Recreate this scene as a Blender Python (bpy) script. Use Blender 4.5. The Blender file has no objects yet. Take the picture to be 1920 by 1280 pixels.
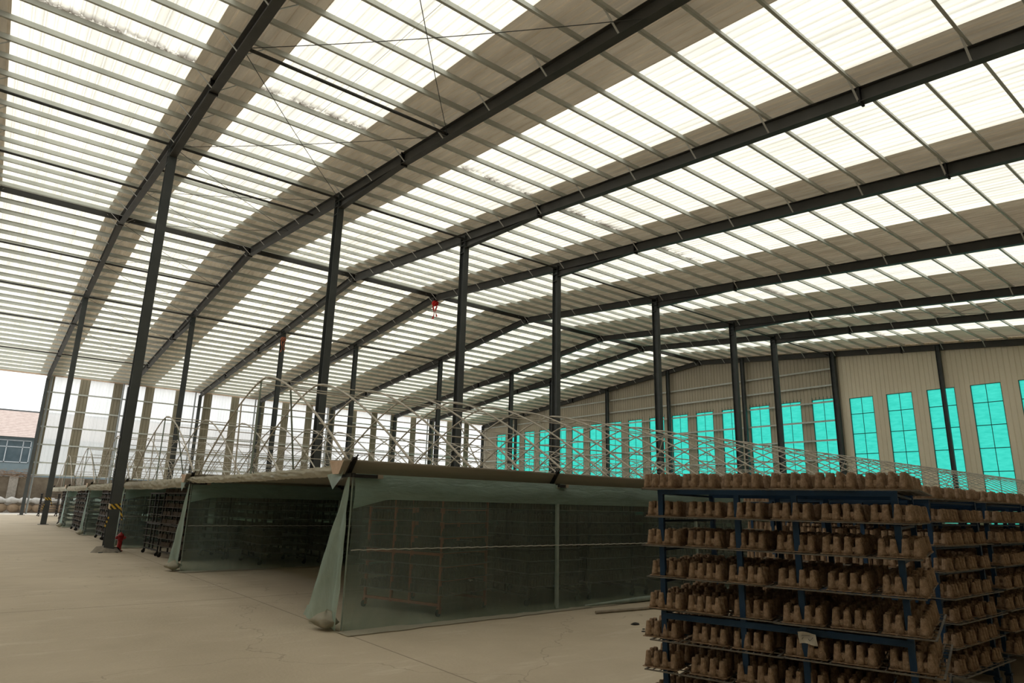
import bpy, math, random
from mathutils import Vector, Matrix, noise
C = bpy.context.scene.collection
S = bpy.context.scene
PI = math.pi
R = random.Random(7)

# ------------------------------------------------------------ camera, sky, exposure
yaw, pitch, roll, FPX = 0.9006, 0.2457, 0.0234, 1230.85
cam = bpy.data.cameras.new('camera')
cam.sensor_width = 36.0
cam.lens = 36.0 * FPX / 1920.0
cam.clip_end = 500
co = bpy.data.objects.new('camera', cam)
C.objects.link(co)
fw = Vector((math.cos(yaw) * math.cos(pitch), math.sin(yaw) * math.cos(pitch), math.sin(pitch)))
rt = Vector((math.sin(yaw), -math.cos(yaw), 0))
up = rt.cross(fw)
r2 = rt * math.cos(roll) + up * math.sin(roll)
u2 = -rt * math.sin(roll) + up * math.cos(roll)
M = Matrix((r2, u2, -fw)).transposed().to_4x4()
M.translation = (0, 0, 1.65)
co.matrix_world = M
S.camera = co

w = bpy.data.worlds.new('sky')
S.world = w
w.use_nodes = True
bg = w.node_tree.nodes['Background']
bg.inputs[0].default_value = (0.97, 0.98, 0.97, 1)
bg.inputs[1].default_value = 1.0
S.view_settings.view_transform = 'Standard'
S.view_settings.look = 'None'
S.view_settings.exposure = 1.1
S.view_settings.gamma = 1.0
S.cycles.max_bounces = 10
S.cycles.diffuse_bounces = 6
S.cycles.transparent_max_bounces = 24
S.cycles.transmission_bounces = 8

# ------------------------------------------------------------ building numbers (metres)
FX = [-1.85, 3.53, 9.87, 16.18, 22.07, 30.09, 38.07, 43.19, 51.22]   # frames
Y1, YR, Y2, YE = 24.18, 36.22, 47.97, 70.6                           # near columns, ridge, far columns, eave
HR, SL = 14.89, 0.0986                                               # rafter soffit at ridge, slope
RD, PD = 0.42, 0.20                                                  # rafter depth, purlin depth
YS = -2.6                                                            # added side wall, out of view, set to dim the carts
XB = -7.0                                                           # added end wall behind the camera, set for light on the carts
XG = 51.8
def soff(y):
    return HR - SL * abs(y - YR)
def rz(y):
    return soff(y) + RD + PD + 0.01

# ------------------------------------------------------------ mesh helper
class MB:
    def __init__(s):
        s.v = []; s.f = []; s.m = []; s.mi = 0
    def add(s, vs, fs):
        b = len(s.v)
        s.v += [tuple(p) for p in vs]
        s.f += [tuple(b + i for i in q) for q in fs]
        s.m += [s.mi] * len(fs)
    def box(s, a, b, mat=None):
        x0, y0, z0 = a; x1, y1, z1 = b
        vs = [Vector(p) for p in ((x0, y0, z0), (x1, y0, z0), (x1, y1, z0), (x0, y1, z0), (x0, y0, z1), (x1, y0, z1), (x1, y1, z1), (x0, y1, z1))]
        if mat is not None:
            vs = [mat @ p for p in vs]
        s.add(vs, [(0, 3, 2, 1), (4, 5, 6, 7), (0, 1, 5, 4), (1, 2, 6, 5), (2, 3, 7, 6), (3, 0, 4, 7)])
    def bar(s, p, q, wx, wz, upv=(0, 0, 1)):
        """rectangular bar from p to q, wx wide across, wz tall along upv"""
        p = Vector(p); q = Vector(q); d = (q - p).normalized()
        u = Vector(upv)
        if abs(d.dot(u)) > 0.98:
            u = Vector((1, 0, 0))
        r = d.cross(u).normalized(); u = r.cross(d)
        a = r * wx / 2; b = u * wz / 2
        vs = [p - a - b, p + a - b, p + a + b, p - a + b, q - a - b, q + a - b, q + a + b, q - a + b]
        s.add(vs, [(0, 1, 2, 3), (7, 6, 5, 4), (0, 4, 5, 1), (1, 5, 6, 2), (2, 6, 7, 3), (3, 7, 4, 0)])
    def tube(s, pts, r, n=6, cap=True):
        pts = [Vector(p) for p in pts]
        rings = []
        for i, p in enumerate(pts):
            d = (pts[min(i + 1, len(pts) - 1)] - pts[max(i - 1, 0)]).normalized()
            u = Vector((0, 0, 1)) if abs(d.z) < 0.95 else Vector((1, 0, 0))
            a = d.cross(u).normalized(); b = a.cross(d)
            rr = r[i] if isinstance(r, (list, tuple)) else r
            rings.append([p + (a * math.cos(2 * PI * k / n) + b * math.sin(2 * PI * k / n)) * rr for k in range(n)])
        vs = [x for g in rings for x in g]
        fs = []
        for i in range(len(pts) - 1):
            for k in range(n):
                k2 = (k + 1) % n
                fs.append((i * n + k, i * n + k2, (i + 1) * n + k2, (i + 1) * n + k))
        if cap:
            fs.append(tuple(range(n - 1, -1, -1)))
            fs.append(tuple((len(pts) - 1) * n + k for k in range(n)))
        s.add(vs, fs)
    def lathe(s, prof, n=16, o=(0, 0, 0)):
        vs = []
        for (r, z) in prof:
            for k in range(n):
                vs.append((o[0] + r * math.cos(2 * PI * k / n), o[1] + r * math.sin(2 * PI * k / n), o[2] + z))
        fs = []
        for i in range(len(prof) - 1):
            for k in range(n):
                k2 = (k + 1) % n
                fs.append((i * n + k, i * n + k2, (i + 1) * n + k2, (i + 1) * n + k))
        fs.append(tuple(range(n - 1, -1, -1)))
        fs.append(tuple((len(prof) - 1) * n + k for k in range(n)))
        s.add(vs, fs)
    def grid(s, fn, nu, nv):
        vs = [fn(i / nu, j / nv) for i in range(nu + 1) for j in range(nv + 1)]
        fs = [(i * (nv + 1) + j, (i + 1) * (nv + 1) + j, (i + 1) * (nv + 1) + j + 1, i * (nv + 1) + j + 1) for i in range(nu) for j in range(nv)]
        s.add(vs, fs)
    def mesh(s, name, mats, smooth=False):
        me = bpy.data.meshes.new(name)
        me.from_pydata(s.v, [], s.f)
        for m in (mats if isinstance(mats, (list, tuple)) else [mats]):
            me.materials.append(m)
        if any(s.m):
            me.polygons.foreach_set('material_index', s.m)
        if smooth:
            me.polygons.foreach_set('use_smooth', [True] * len(me.polygons))
        me.update()
        return me
    def build(s, name, mats, parent=None, smooth=False):
        o = bpy.data.objects.new(name, s.mesh(name, mats, smooth))
        C.objects.link(o)
        if parent is not None:
            o.parent = parent
        return o

def link(name, me, parent=None, loc=None, rot=None):
    o = bpy.data.objects.new(name, me)
    C.objects.link(o)
    if parent is not None:
        o.parent = parent
    if loc is not None:
        o.location = loc
    if rot is not None:
        o.rotation_euler = rot
    return o
def tag(o, label=None, cat=None, group=None, kind='thing'):
    if label: o['label'] = label
    if cat: o['category'] = cat
    if group: o['group'] = group
    if kind: o['kind'] = kind
    return o
def thing(name, label, cat, loc=(0, 0, 0), rotz=0, group=None):
    o = bpy.data.objects.new(name, None)
    C.objects.link(o)
    o.location = loc; o.rotation_euler = (0, 0, rotz)
    o.empty_display_size = 0.2
    return tag(o, label, cat, group)
def structure(o):
    o['kind'] = 'structure'
    return o
def copy_tree(o, parent=None):
    c = o.copy(); C.objects.link(c)
    if parent is not None: c.parent = parent
    for ch in [k for k in bpy.data.objects if k.parent == o]:
        copy_tree(ch, c)
    return c
ORD = ['first', 'second', 'third', 'fourth', 'fifth', 'sixth', 'seventh', 'eighth', 'ninth', 'tenth', 'eleventh', 'twelfth']

# ------------------------------------------------------------ materials
def newmat(name):
    m = bpy.data.materials.new(name)
    m.use_nodes = True
    nt = m.node_tree
    nt.nodes.clear()
    out = nt.nodes.new('ShaderNodeOutputMaterial')
    return m, nt, out
def N(nt, t, **kw):
    n = nt.nodes.new(t)
    for k, v in kw.items():
        if k == 'op': n.operation = v
        elif k.startswith('i'): n.inputs[int(k[1:])].default_value = v
    return n
def noisecol(nt, c1, c2, scale, detail=6, rough=0.6, lo=0.35, hi=0.65, coord='Object', stretch=None):
    tc = nt.nodes.new('ShaderNodeTexCoord')
    nz = nt.nodes.new('ShaderNodeTexNoise')
    nz.inputs['Scale'].default_value = scale
    nz.inputs['Detail'].default_value = detail
    nz.inputs['Roughness'].default_value = rough
    if stretch:
        mp = nt.nodes.new('ShaderNodeMapping')
        mp.inputs['Scale'].default_value = stretch
        nt.links.new(tc.outputs[coord], mp.inputs[0]); nt.links.new(mp.outputs[0], nz.inputs['Vector'])
    else:
        nt.links.new(tc.outputs[coord], nz.inputs['Vector'])
    cr = nt.nodes.new('ShaderNodeValToRGB')
    cr.color_ramp.elements[0].position = lo; cr.color_ramp.elements[0].color = (*c1, 1)
    cr.color_ramp.elements[1].position = hi; cr.color_ramp.elements[1].color = (*c2, 1)
    nt.links.new(nz.outputs[0], cr.inputs[0])
    return cr, nz, tc
def solid(name, c1, c2=None, scale=3, rough=0.7, metal=0.0, bump=0.0, bscale=None, spec=0.3, stretch=None, lo=.35, hi=.65):
    m, nt, out = newmat(name)
    b = nt.nodes.new('ShaderNodeBsdfPrincipled')
    b.inputs['Roughness'].default_value = rough
    b.inputs['Metallic'].default_value = metal
    b.inputs['Specular IOR Level'].default_value = spec
    if c2 is None: c2 = tuple(min(1, x * 1.2) for x in c1)
    cr, nz, tc = noisecol(nt, c1, c2, scale, stretch=stretch, lo=lo, hi=hi)
    nt.links.new(cr.outputs[0], b.inputs['Base Color'])
    if bump:
        n2 = nt.nodes.new('ShaderNodeTexNoise')
        n2.inputs['Scale'].default_value = bscale or scale * 8
        n2.inputs['Detail'].default_value = 4
        nt.links.new(tc.outputs['Object'], n2.inputs['Vector'])
        bp = nt.nodes.new('ShaderNodeBump')
        bp.inputs['Strength'].default_value = bump
        bp.inputs['Distance'].default_value = 0.02
        nt.links.new(n2.outputs[0], bp.inputs['Height'])
        nt.links.new(bp.outputs[0], b.inputs['Normal'])
    nt.links.new(b.outputs[0], out.inputs[0])
    return m

def math_(nt, op, a, b=None, c=None):
    n = nt.nodes.new('ShaderNodeMath'); n.operation = op
    for i, x in enumerate((a, b, c)):
        if x is None: continue
        if isinstance(x, (int, float)): n.inputs[i].default_value = x
        else: nt.links.new(x, n.inputs[i])
    return n.outputs[0]

def mat_floor():
    m, nt, out = newmat('dusty_concrete')
    b = nt.nodes.new('ShaderNodeBsdfPrincipled')
    b.inputs['Roughness'].default_value = 0.75
    b.inputs['Specular IOR Level'].default_value = 0.25
    cr, nz, tc = noisecol(nt, (0.40, 0.34, 0.256), (0.53, 0.457, 0.355), 0.35, detail=8, rough=0.65, lo=0.3, hi=0.7)
    # pale dusty smears
    cr2, nz2, _ = noisecol(nt, (0, 0, 0), (1, 1, 1), 1.1, detail=7, rough=0.7, lo=0.56, hi=0.74, stretch=(0.6, 2.0, 1))
    mix = nt.nodes.new('ShaderNodeMix'); mix.data_type = 'RGBA'
    nt.links.new(math_(nt, 'MULTIPLY', cr2.outputs[0], 0.55), mix.inputs[0])
    nt.links.new(cr.outputs[0], mix.inputs[6])
    mix.inputs[7].default_value = (0.68, 0.62, 0.52, 1)
    # joints and cracks
    sp = nt.nodes.new('ShaderNodeSeparateXYZ')
    nt.links.new(tc.outputs['Object'], sp.inputs[0])
    wob = math_(nt, 'MULTIPLY', math_(nt, 'SUBTRACT', nz.outputs[0], 0.5), 0.25)
    def joint(sock, pos, per, wd):
        a = math_(nt, 'ADD', sock, wob if wd > 0.02 else 0.0)
        t = math_(nt, 'PINGPONG', math_(nt, 'SUBTRACT', a, pos), per)
        return math_(nt, 'LESS_THAN', t, wd)
    j = math_(nt, 'MAXIMUM', joint(sp.outputs[1], 12.42, 7.0, 0.016), joint(sp.outputs[0], 4.08, 7.0, 0.010))
    vor = nt.nodes.new('ShaderNodeTexVoronoi'); vor.feature = 'DISTANCE_TO_EDGE'
    vor.inputs['Scale'].default_value = 0.22
    mp = nt.nodes.new('ShaderNodeVectorMath'); mp.operation = 'ADD'
    n3 = nt.nodes.new('ShaderNodeTexNoise'); n3.inputs['Scale'].default_value = 1.5; n3.inputs['Detail'].default_value = 5
    nt.links.new(tc.outputs['Object'], n3.inputs['Vector'])
    nt.links.new(tc.outputs['Object'], mp.inputs[0]); nt.links.new(n3.outputs['Color'], mp.inputs[1])
    nt.links.new(mp.outputs[0], vor.inputs['Vector'])
    crack = math_(nt, 'MULTIPLY', math_(nt, 'LESS_THAN', vor.outputs['Distance'], 0.0022), 0.5)
    jj = math_(nt, 'MULTIPLY', math_(nt, 'MAXIMUM', j, crack), 0.6)
    mix2 = nt.nodes.new('ShaderNodeMix'); mix2.data_type = 'RGBA'
    nt.links.new(jj, mix2.inputs[0])
    nt.links.new(mix.outputs[2], mix2.inputs[6])
    mix2.inputs[7].default_value = (0.12, 0.095, 0.07, 1)
    nt.links.new(mix2.outputs[2], b.inputs['Base Color'])
    n4 = nt.nodes.new('ShaderNodeTexNoise'); n4.inputs['Scale'].default_value = 25; n4.inputs['Detail'].default_value = 6
    nt.links.new(tc.outputs['Object'], n4.inputs['Vector'])
    bp = nt.nodes.new('ShaderNodeBump'); bp.inputs['Strength'].default_value = 0.25; bp.inputs['Distance'].default_value = 0.02
    nt.links.new(n4.outputs[0], bp.inputs['Height']); nt.links.new(bp.outputs[0], b.inputs['Normal'])
    nt.links.new(b.outputs[0], out.inputs[0])
    return m

def mat_translucent(name, c1, c2, scale, trans=0.0, stretch=None, dirt_lines=None, refl=0.15, lo=.35, hi=.65):
    """thin sheet: light scatters through it"""
    m, nt, out = newmat(name)
    cr, nz, tc = noisecol(nt, c1, c2, scale, stretch=stretch, lo=lo, hi=hi)
    col = cr.outputs[0]
    if dirt_lines:
        sp = nt.nodes.new('ShaderNodeSeparateXYZ'); nt.links.new(tc.outputs['Object'], sp.inputs[0])
        acc = None
        for (pos, wd) in dirt_lines:
            d = math_(nt, 'ABSOLUTE', math_(nt, 'SUBTRACT', sp.outputs[1], pos))
            k = nt.nodes.new('ShaderNodeMapRange')
            nt.links.new(d, k.inputs[0]); k.inputs[1].default_value = 0.0; k.inputs[2].default_value = wd
            k.inputs[3].default_value = 1.0; k.inputs[4].default_value = 0.0
            acc = k.outputs[0] if acc is None else math_(nt, 'MAXIMUM', acc, k.outputs[0])
        n5 = nt.nodes.new('ShaderNodeTexNoise'); n5.inputs['Scale'].default_value = 1.6; n5.inputs['Detail'].default_value = 8
        n5.inputs['Roughness'].default_value = 0.75
        nt.links.new(tc.outputs['Object'], n5.inputs['Vector'])
        k2 = nt.nodes.new('ShaderNodeMapRange'); nt.links.new(n5.outputs[0], k2.inputs[0])
        k2.inputs[1].default_value = 0.44; k2.inputs[2].default_value = 0.54
        dm = math_(nt, 'MULTIPLY', math_(nt, 'MULTIPLY', acc, k2.outputs[0]), 0.97)
        mx = nt.nodes.new('ShaderNodeMix'); mx.data_type = 'RGBA'
        nt.links.new(dm, mx.inputs[0]); nt.links.new(col, mx.inputs[6]); mx.inputs[7].default_value = (0.07, 0.05, 0.033, 1)
        col = mx.outputs[2]
    t = nt.nodes.new('ShaderNodeBsdfTranslucent'); nt.links.new(col, t.inputs[0])
    d = nt.nodes.new('ShaderNodeBsdfDiffuse'); nt.links.new(col, d.inputs[0])
    ms = nt.nodes.new('ShaderNodeMixShader'); ms.inputs[0].default_value = refl
    nt.links.new(t.outputs[0], ms.inputs[1]); nt.links.new(d.outputs[0], ms.inputs[2])
    res = ms.outputs[0]
    if trans:
        tr = nt.nodes.new('ShaderNodeBsdfTransparent')
        m2 = nt.nodes.new('ShaderNodeMixShader'); m2.inputs[0].default_value = trans
        nt.links.new(res, m2.inputs[1]); nt.links.new(tr.outputs[0], m2.inputs[2])
        res = m2.outputs[0]
    nt.links.new(res, out.inputs[0])
    return m

def mat_film(name, col, a0, a1, scale=1.5, gloss=0.06, transl=0.4, stretch=(1, 1, 0.35), tint=(0.85, 0.95, 0.9)):
    """dusty polythene: a mix of clear and scattering, by wrinkles and dust"""
    m, nt, out = newmat(name)
    tc = nt.nodes.new('ShaderNodeTexCoord')
    mp = nt.nodes.new('ShaderNodeMapping'); mp.inputs['Scale'].default_value = stretch
    nt.links.new(tc.outputs['Object'], mp.inputs[0])
    nz = nt.nodes.new('ShaderNodeTexNoise'); nz.inputs['Scale'].default_value = scale; nz.inputs['Detail'].default_value = 9
    nz.inputs['Roughness'].default_value = 0.7; nz.inputs['Distortion'].default_value = 0.8
    nt.links.new(mp.outputs[0], nz.inputs['Vector'])
    k = nt.nodes.new('ShaderNodeMapRange'); nt.links.new(nz.outputs[0], k.inputs[0])
    k.inputs[1].default_value = 0.3; k.inputs[2].default_value = 0.72; k.inputs[3].default_value = a0; k.inputs[4].default_value = a1
    n6 = nt.nodes.new('ShaderNodeTexNoise'); n6.inputs['Scale'].default_value = 9; n6.inputs['Detail'].default_value = 10
    n6.inputs['Roughness'].default_value = 0.8; n6.inputs['Distortion'].default_value = 2.5
    nt.links.new(mp.outputs[0], n6.inputs['Vector'])
    k6 = nt.nodes.new('ShaderNodeMapRange'); nt.links.new(n6.outputs[0], k6.inputs[0])
    k6.inputs[1].default_value = 0.60; k6.inputs[2].default_value = 0.70; k6.inputs[3].default_value = 0; k6.inputs[4].default_value = 0.30
    alpha = math_(nt, 'MINIMUM', math_(nt, 'ADD', k.outputs[0], k6.outputs[0]), 1.0)
    d = nt.nodes.new('ShaderNodeBsdfDiffuse'); d.inputs[0].default_value = (*col, 1)
    t = nt.nodes.new('ShaderNodeBsdfTranslucent'); t.inputs[0].default_value = (*col, 1)
    m1 = nt.nodes.new('ShaderNodeMixShader'); m1.inputs[0].default_value = transl
    nt.links.new(d.outputs[0], m1.inputs[1]); nt.links.new(t.outputs[0], m1.inputs[2])
    tr = nt.nodes.new('ShaderNodeBsdfTransparent'); tr.inputs[0].default_value = (*tint, 1)
    m2 = nt.nodes.new('ShaderNodeMixShader')
    nt.links.new(alpha, m2.inputs[0]); nt.links.new(tr.outputs[0], m2.inputs[1]); nt.links.new(m1.outputs[0], m2.inputs[2])
    g = nt.nodes.new('ShaderNodeBsdfGlossy'); g.inputs['Roughness'].default_value = 0.25; g.inputs[0].default_value = (.8, .85, .85, 1)
    n2 = nt.nodes.new('ShaderNodeTexNoise'); n2.inputs['Scale'].default_value = 5; n2.inputs['Detail'].default_value = 7; n2.inputs['Distortion'].default_value = 1.5
    nt.links.new(mp.outputs[0], n2.inputs['Vector'])
    bp = nt.nodes.new('ShaderNodeBump'); bp.inputs['Strength'].default_value = 0.5; bp.inputs['Distance'].default_value = 0.04
    nt.links.new(n2.outputs[0], bp.inputs['Height'])
    for s_ in (g, d):
        nt.links.new(bp.outputs[0], s_.inputs['Normal'])
    m3 = nt.nodes.new('ShaderNodeMixShader'); m3.inputs[0].default_value = gloss
    nt.links.new(m2.outputs[0], m3.inputs[1]); nt.links.new(g.outputs[0], m3.inputs[2])
    nt.links.new(m3.outputs[0], out.inputs[0])
    return m

def mat_tape():
    m, nt, out = newmat('hazard_tape')
    b = nt.nodes.new('ShaderNodeBsdfPrincipled'); b.inputs['Roughness'].default_value = 0.5
    tc = nt.nodes.new('ShaderNodeTexCoord'); sp = nt.nodes.new('ShaderNodeSeparateXYZ')
    nt.links.new(tc.outputs['Object'], sp.inputs[0])
    a = math_(nt, 'ADD', math_(nt, 'ADD', sp.outputs[0], sp.outputs[1]), sp.outputs[2])
    f = math_(nt, 'LESS_THAN', math_(nt, 'FRACT', math_(nt, 'MULTIPLY', a, 7.0)), 0.5)
    mx = nt.nodes.new('ShaderNodeMix'); mx.data_type = 'RGBA'
    nt.links.new(f, mx.inputs[0]); mx.inputs[6].default_value = (0.02, 0.018, 0.015, 1); mx.inputs[7].default_value = (0.62, 0.40, 0.05, 1)
    nt.links.new(mx.outputs[2], b.inputs['Base Color']); nt.links.new(b.outputs[0], out.inputs[0])
    return m

MAT = dict(
    floor=mat_floor(),
    steel=solid('grey_painted_steel', (0.054, 0.060, 0.061), (0.072, 0.079, 0.079), 1.5, rough=0.55),
    beam=solid('dark_grey_beam_paint', (0.052, 0.051, 0.047), (0.072, 0.069, 0.063), 1.0, rough=0.5),
    galv=solid('galvanised_purlin', (0.52, 0.545, 0.51), (0.64, 0.665, 0.63), 1.2, rough=0.5, spec=0.4, stretch=(0.3, 3, 3)),
    brace=solid('galvanised_brace', (0.45, 0.45, 0.43), None, 4, rough=0.45),
    tube=solid('dark_tie_tube', (0.05, 0.05, 0.048), None, 2, rough=0.5),
    roof=mat_translucent('weathered_roof_sheet', (0.50, 0.425, 0.315), (0.72, 0.63, 0.49), 0.9, stretch=(3, 0.4, 1), refl=0.90, lo=.3, hi=.7),
    skylight=mat_translucent('fibreglass_roof_light', (0.60, 0.57, 0.49), (0.82, 0.78, 0.67), 0.9, stretch=(3.0, 0.15, 1), refl=0.12,
                             dirt_lines=[(18.6, 0.42), (54.4, 0.3)]),
    wallside=solid('olive_cream_cladding', (0.25, 0.225, 0.165), (0.30, 0.27, 0.205), 0.6, rough=0.7, stretch=(1, 1, 0.2)),
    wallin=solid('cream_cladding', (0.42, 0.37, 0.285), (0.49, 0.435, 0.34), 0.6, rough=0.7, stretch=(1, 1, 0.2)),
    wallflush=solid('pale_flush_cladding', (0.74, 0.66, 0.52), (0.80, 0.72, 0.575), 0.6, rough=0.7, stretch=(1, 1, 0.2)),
    sidepanel=mat_translucent('side_light_sheet', (0.70, 0.72, 0.72), (0.80, 0.815, 0.81), 0.5, trans=0.14, stretch=(4, 1, 0.2), refl=0.1),
    cyan=mat_translucent('turquoise_window_sheet', (0.022, 0.34, 0.275), (0.04, 0.42, 0.345), 1.6, trans=0.0, stretch=(1, 1, 4), refl=0.1, lo=.3, hi=.7),
    cyanframe=solid('dark_green_reveal', (0.02, 0.10, 0.08), None, 3),
    film=mat_film('thin_polythene', (0.33, 0.43, 0.39), 0.10, 0.40, tint=(0.62, 0.71, 0.67)),
    band=mat_film('doubled_polythene', (0.33, 0.46, 0.415), 0.45, 0.80, scale=1.2, stretch=(0.5, 1, 2.5), tint=(0.6, 0.7, 0.63)),
    flap=mat_film('gathered_polythene', (0.53, 0.69, 0.64), 0.55, 0.90, scale=2.0, transl=0.5),
    header=mat_film('dusty_canopy_cloth', (0.47, 0.44, 0.36), 0.85, 1.0, scale=3, transl=0.3, gloss=0.02),
    tarp=mat_film('dust_laden_film', (0.26, 0.24, 0.19), 0.93, 1.0, scale=3, transl=0.03, gloss=0.0),
    gutter=solid('weathered_gutter_sheet', (0.25, 0.232, 0.19), (0.34, 0.31, 0.255), 1.2, rough=0.6, stretch=(0.4, 2, 2)),
    gutterin=solid('rusty_cream_gutter_end', (0.50, 0.36, 0.26), (0.62, 0.47, 0.36), 5, rough=0.7),
    black=solid('black_iron', (0.012, 0.011, 0.011), (0.02, 0.018, 0.017), 5, rough=0.6),
    wood=solid('weathered_wood', (0.23, 0.20, 0.16), (0.32, 0.28, 0.22), 8, rough=0.8),
    hoop=solid('galvanised_hoop_pipe', (0.40, 0.37, 0.32), (0.55, 0.51, 0.45), 3, rough=0.5),
    postfilm=solid('grey_green_channel', (0.20, 0.25, 0.22), (0.28, 0.33, 0.29), 4, rough=0.6),
    blue=solid('navy_blue_cart_paint', (0.006, 0.030, 0.075), (0.010, 0.040, 0.095), 3, rough=0.5),
    darkcart=solid('black_cart_paint', (0.014, 0.013, 0.013), (0.024, 0.021, 0.02), 4, rough=0.6),
    redcart=solid('red_oxide_cart_paint', (0.30, 0.075, 0.04), (0.38, 0.11, 0.06), 4, rough=0.6),
    plate=solid('steel_mesh_shelf', (0.11, 0.10, 0.09), (0.19, 0.175, 0.155), 12, rough=0.6),
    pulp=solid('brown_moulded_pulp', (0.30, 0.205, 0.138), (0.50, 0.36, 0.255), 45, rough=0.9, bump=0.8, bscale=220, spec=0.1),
    shadedpulp=solid('shaded_pulp', (0.045, 0.032, 0.022), (0.075, 0.055, 0.04), 20, rough=0.7),  # darker copy of the pulp colour, standing in for tunnel shade
    rubber=solid('black_rubber', (0.015, 0.015, 0.015), None, 5, rough=0.8),
    red=solid('red_hydrant_paint', (0.33, 0.018, 0.02), (0.42, 0.03, 0.03), 6, rough=0.45),
    redcloth=solid('red_cloth', (0.60, 0.02, 0.02), (0.72, 0.04, 0.03), 9, rough=0.7),
    rustcloth=solid('faded_rust_red_cloth', (0.30, 0.10, 0.06), (0.42, 0.17, 0.10), 9, rough=0.8),
    tape=mat_tape(),
    paper=solid('soiled_white_paper', (0.42, 0.40, 0.36), (0.60, 0.58, 0.53), 14, rough=0.8),
    ink=solid('dark_ink', (0.03, 0.03, 0.035), None, 5),
    concrete=solid('grey_concrete', (0.22, 0.20, 0.17), (0.32, 0.29, 0.25), 9, rough=0.9, bump=0.5),
    ground=solid('pale_yard_concrete', (0.50, 0.47, 0.42), (0.60, 0.57, 0.51), 0.6, rough=0.9),
    brick=solid('brown_boundary_wall', (0.10, 0.078, 0.055), (0.155, 0.125, 0.09), 1.2, rough=0.9, bump=0.4),
    sackwhite=solid('white_woven_sack', (0.36, 0.345, 0.32), (0.46, 0.445, 0.42), 3, rough=0.8),
    sackbrown=solid('tan_paper_sack', (0.19, 0.135, 0.085), (0.25, 0.185, 0.125), 3, rough=0.9),
    brush=solid('dry_brushwood', (0.17, 0.11, 0.07), (0.30, 0.22, 0.16), 6, rough=0.9),
    rooftile=solid('pale_pink_roof_tile', (0.44, 0.355, 0.32), (0.52, 0.43, 0.39), 2.5, rough=0.85, bump=0.4),
    bluewall=solid('grey_blue_render', (0.125, 0.165, 0.18), (0.15, 0.19, 0.205), 0.8, rough=0.9),
    whiteframe=solid('white_window_frame', (0.33, 0.36, 0.38), None, 3),
    glass=solid('dark_window_glass', (0.045, 0.07, 0.085), (0.08, 0.11, 0.125), 0.8, rough=0.15, spec=0.6),
    leaf=solid('green_foliage', (0.10, 0.20, 0.06), (0.20, 0.32, 0.11), 3, rough=0.9),
)

# ------------------------------------------------------------ floor and yard
mb = MB(); mb.add([(XB, YS, 0), (XG, YS, 0), (XG, 72.6, 0), (XB, 72.6, 0)], [(0, 1, 2, 3)])
structure(mb.build('floor', MAT['floor']))
mb = MB(); mb.add([(-60, 72.6, -0.02), (120, 72.6, -0.02), (120, 160, -0.02), (-60, 160, -0.02)], [(0, 1, 2, 3)])
structure(mb.build('yard', MAT['ground']))

# ------------------------------------------------------------ roof: opaque sheets and roof lights
YL = 0.3      # opaque sheets added below this line, out of view, to cut light
STR = [(XB, XB + .5), (-2.6, -1.33), (2.9, 4.75), (8.25, 11.95), (15.45, 17.3), (20.8, 23.4), (26.9, 31.3), (34.7, 39.2), (41.3, 44.4), (47.9, XG + 0.4)]
def roof_strip(mb, x0, x1, ya=None, yb=None):
    prof = []                     # (x, dz) rib profile
    x = x0
    n = max(1, round((x1 - x0) / 0.25)); p = (x1 - x0) / n
    for i in range(n):
        a = x0 + i * p
        prof += [(a, 0), (a + p * 0.72, 0), (a + p * 0.78, 0.035), (a + p * 0.94, 0.035)]
    prof.append((x1, 0))
    ys = [YS, YL, YR, YE + 0.75] if ya is None else ([yb] and [ya, yb] if yb <= YR else [ya, YR, yb])
    for j in range(len(ys) - 1):
        y0, y1 = ys[j], ys[j + 1]
        vs = [(x, y0, rz(y0) + d) for x, d in prof] + [(x, y1, rz(y1) + d) for x, d in prof]
        k = len(prof)
        mb.add(vs, [(i, i + 1, k + i + 1, k + i) for i in range(k - 1)])
mb = MB()
for a, b in STR: roof_strip(mb, a, b)
for i in range(len(STR) - 1): roof_strip(mb, STR[i][1], STR[i + 1][0], YS, YL)
structure(mb.build('ceiling', MAT['roof']))
lights = [(STR[i][1], STR[i + 1][0]) for i in range(len(STR) - 1)]
wn = 0
for a, b in lights:
    wn += 1
    mb = MB(); roof_strip(mb, a, b, YL, YE + 0.75)
    structure(mb.build('window_%d' % wn, MAT['skylight']))

# ------------------------------------------------------------ purlins
purl = [YR - 0.28 - 1.24 * k for k in range(36)] + [YR + 0.28 + 1.24 * k for k in range(29)]
for i, y in enumerate(purl):
    if y < YS + .2 or y > YE + .5: continue
    mb = MB(); z = soff(y) + RD; sg = 1 if y < YR else -1
    big = abs(abs(y - YR) - 0.28) < 0.01
    pd = PD - 0.005
    mb.box((XB, y - 0.004, z), (XG, y + 0.004, z + pd))
    mb.box((XB, min(y, y - 0.065 * sg), z), (XG, max(y, y - 0.065 * sg), z + 0.008))
    mb.box((XB, min(y, y + 0.065 * sg), z + pd - 0.008), (XG, max(y, y + 0.065 * sg), z + pd))
    mb.box((XB, y - 0.065 * sg - 0.003, z), (XG, y - 0.065 * sg + 0.003, z + 0.02))
    side = 'near slope' if y < YR else 'far slope'
    if big:
        mb.box((XB, y - 0.05, z - (0.10 if y > YR else 0.02)), (XG, y + 0.05, z))
        tag(mb.build('ridge_purlin', MAT['galv' if y < YR else 'tube']), 'deep dark ridge purlin on the %s side of the roof peak' % ('near' if y < YR else 'far'), 'purlin')
    else:
        tag(mb.build('roof_purlin', MAT['galv']), 'galvanised steel purlin running lengthwise under the %s of the roof' % side, 'purlin', 'purlins on the ' + side)

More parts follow.
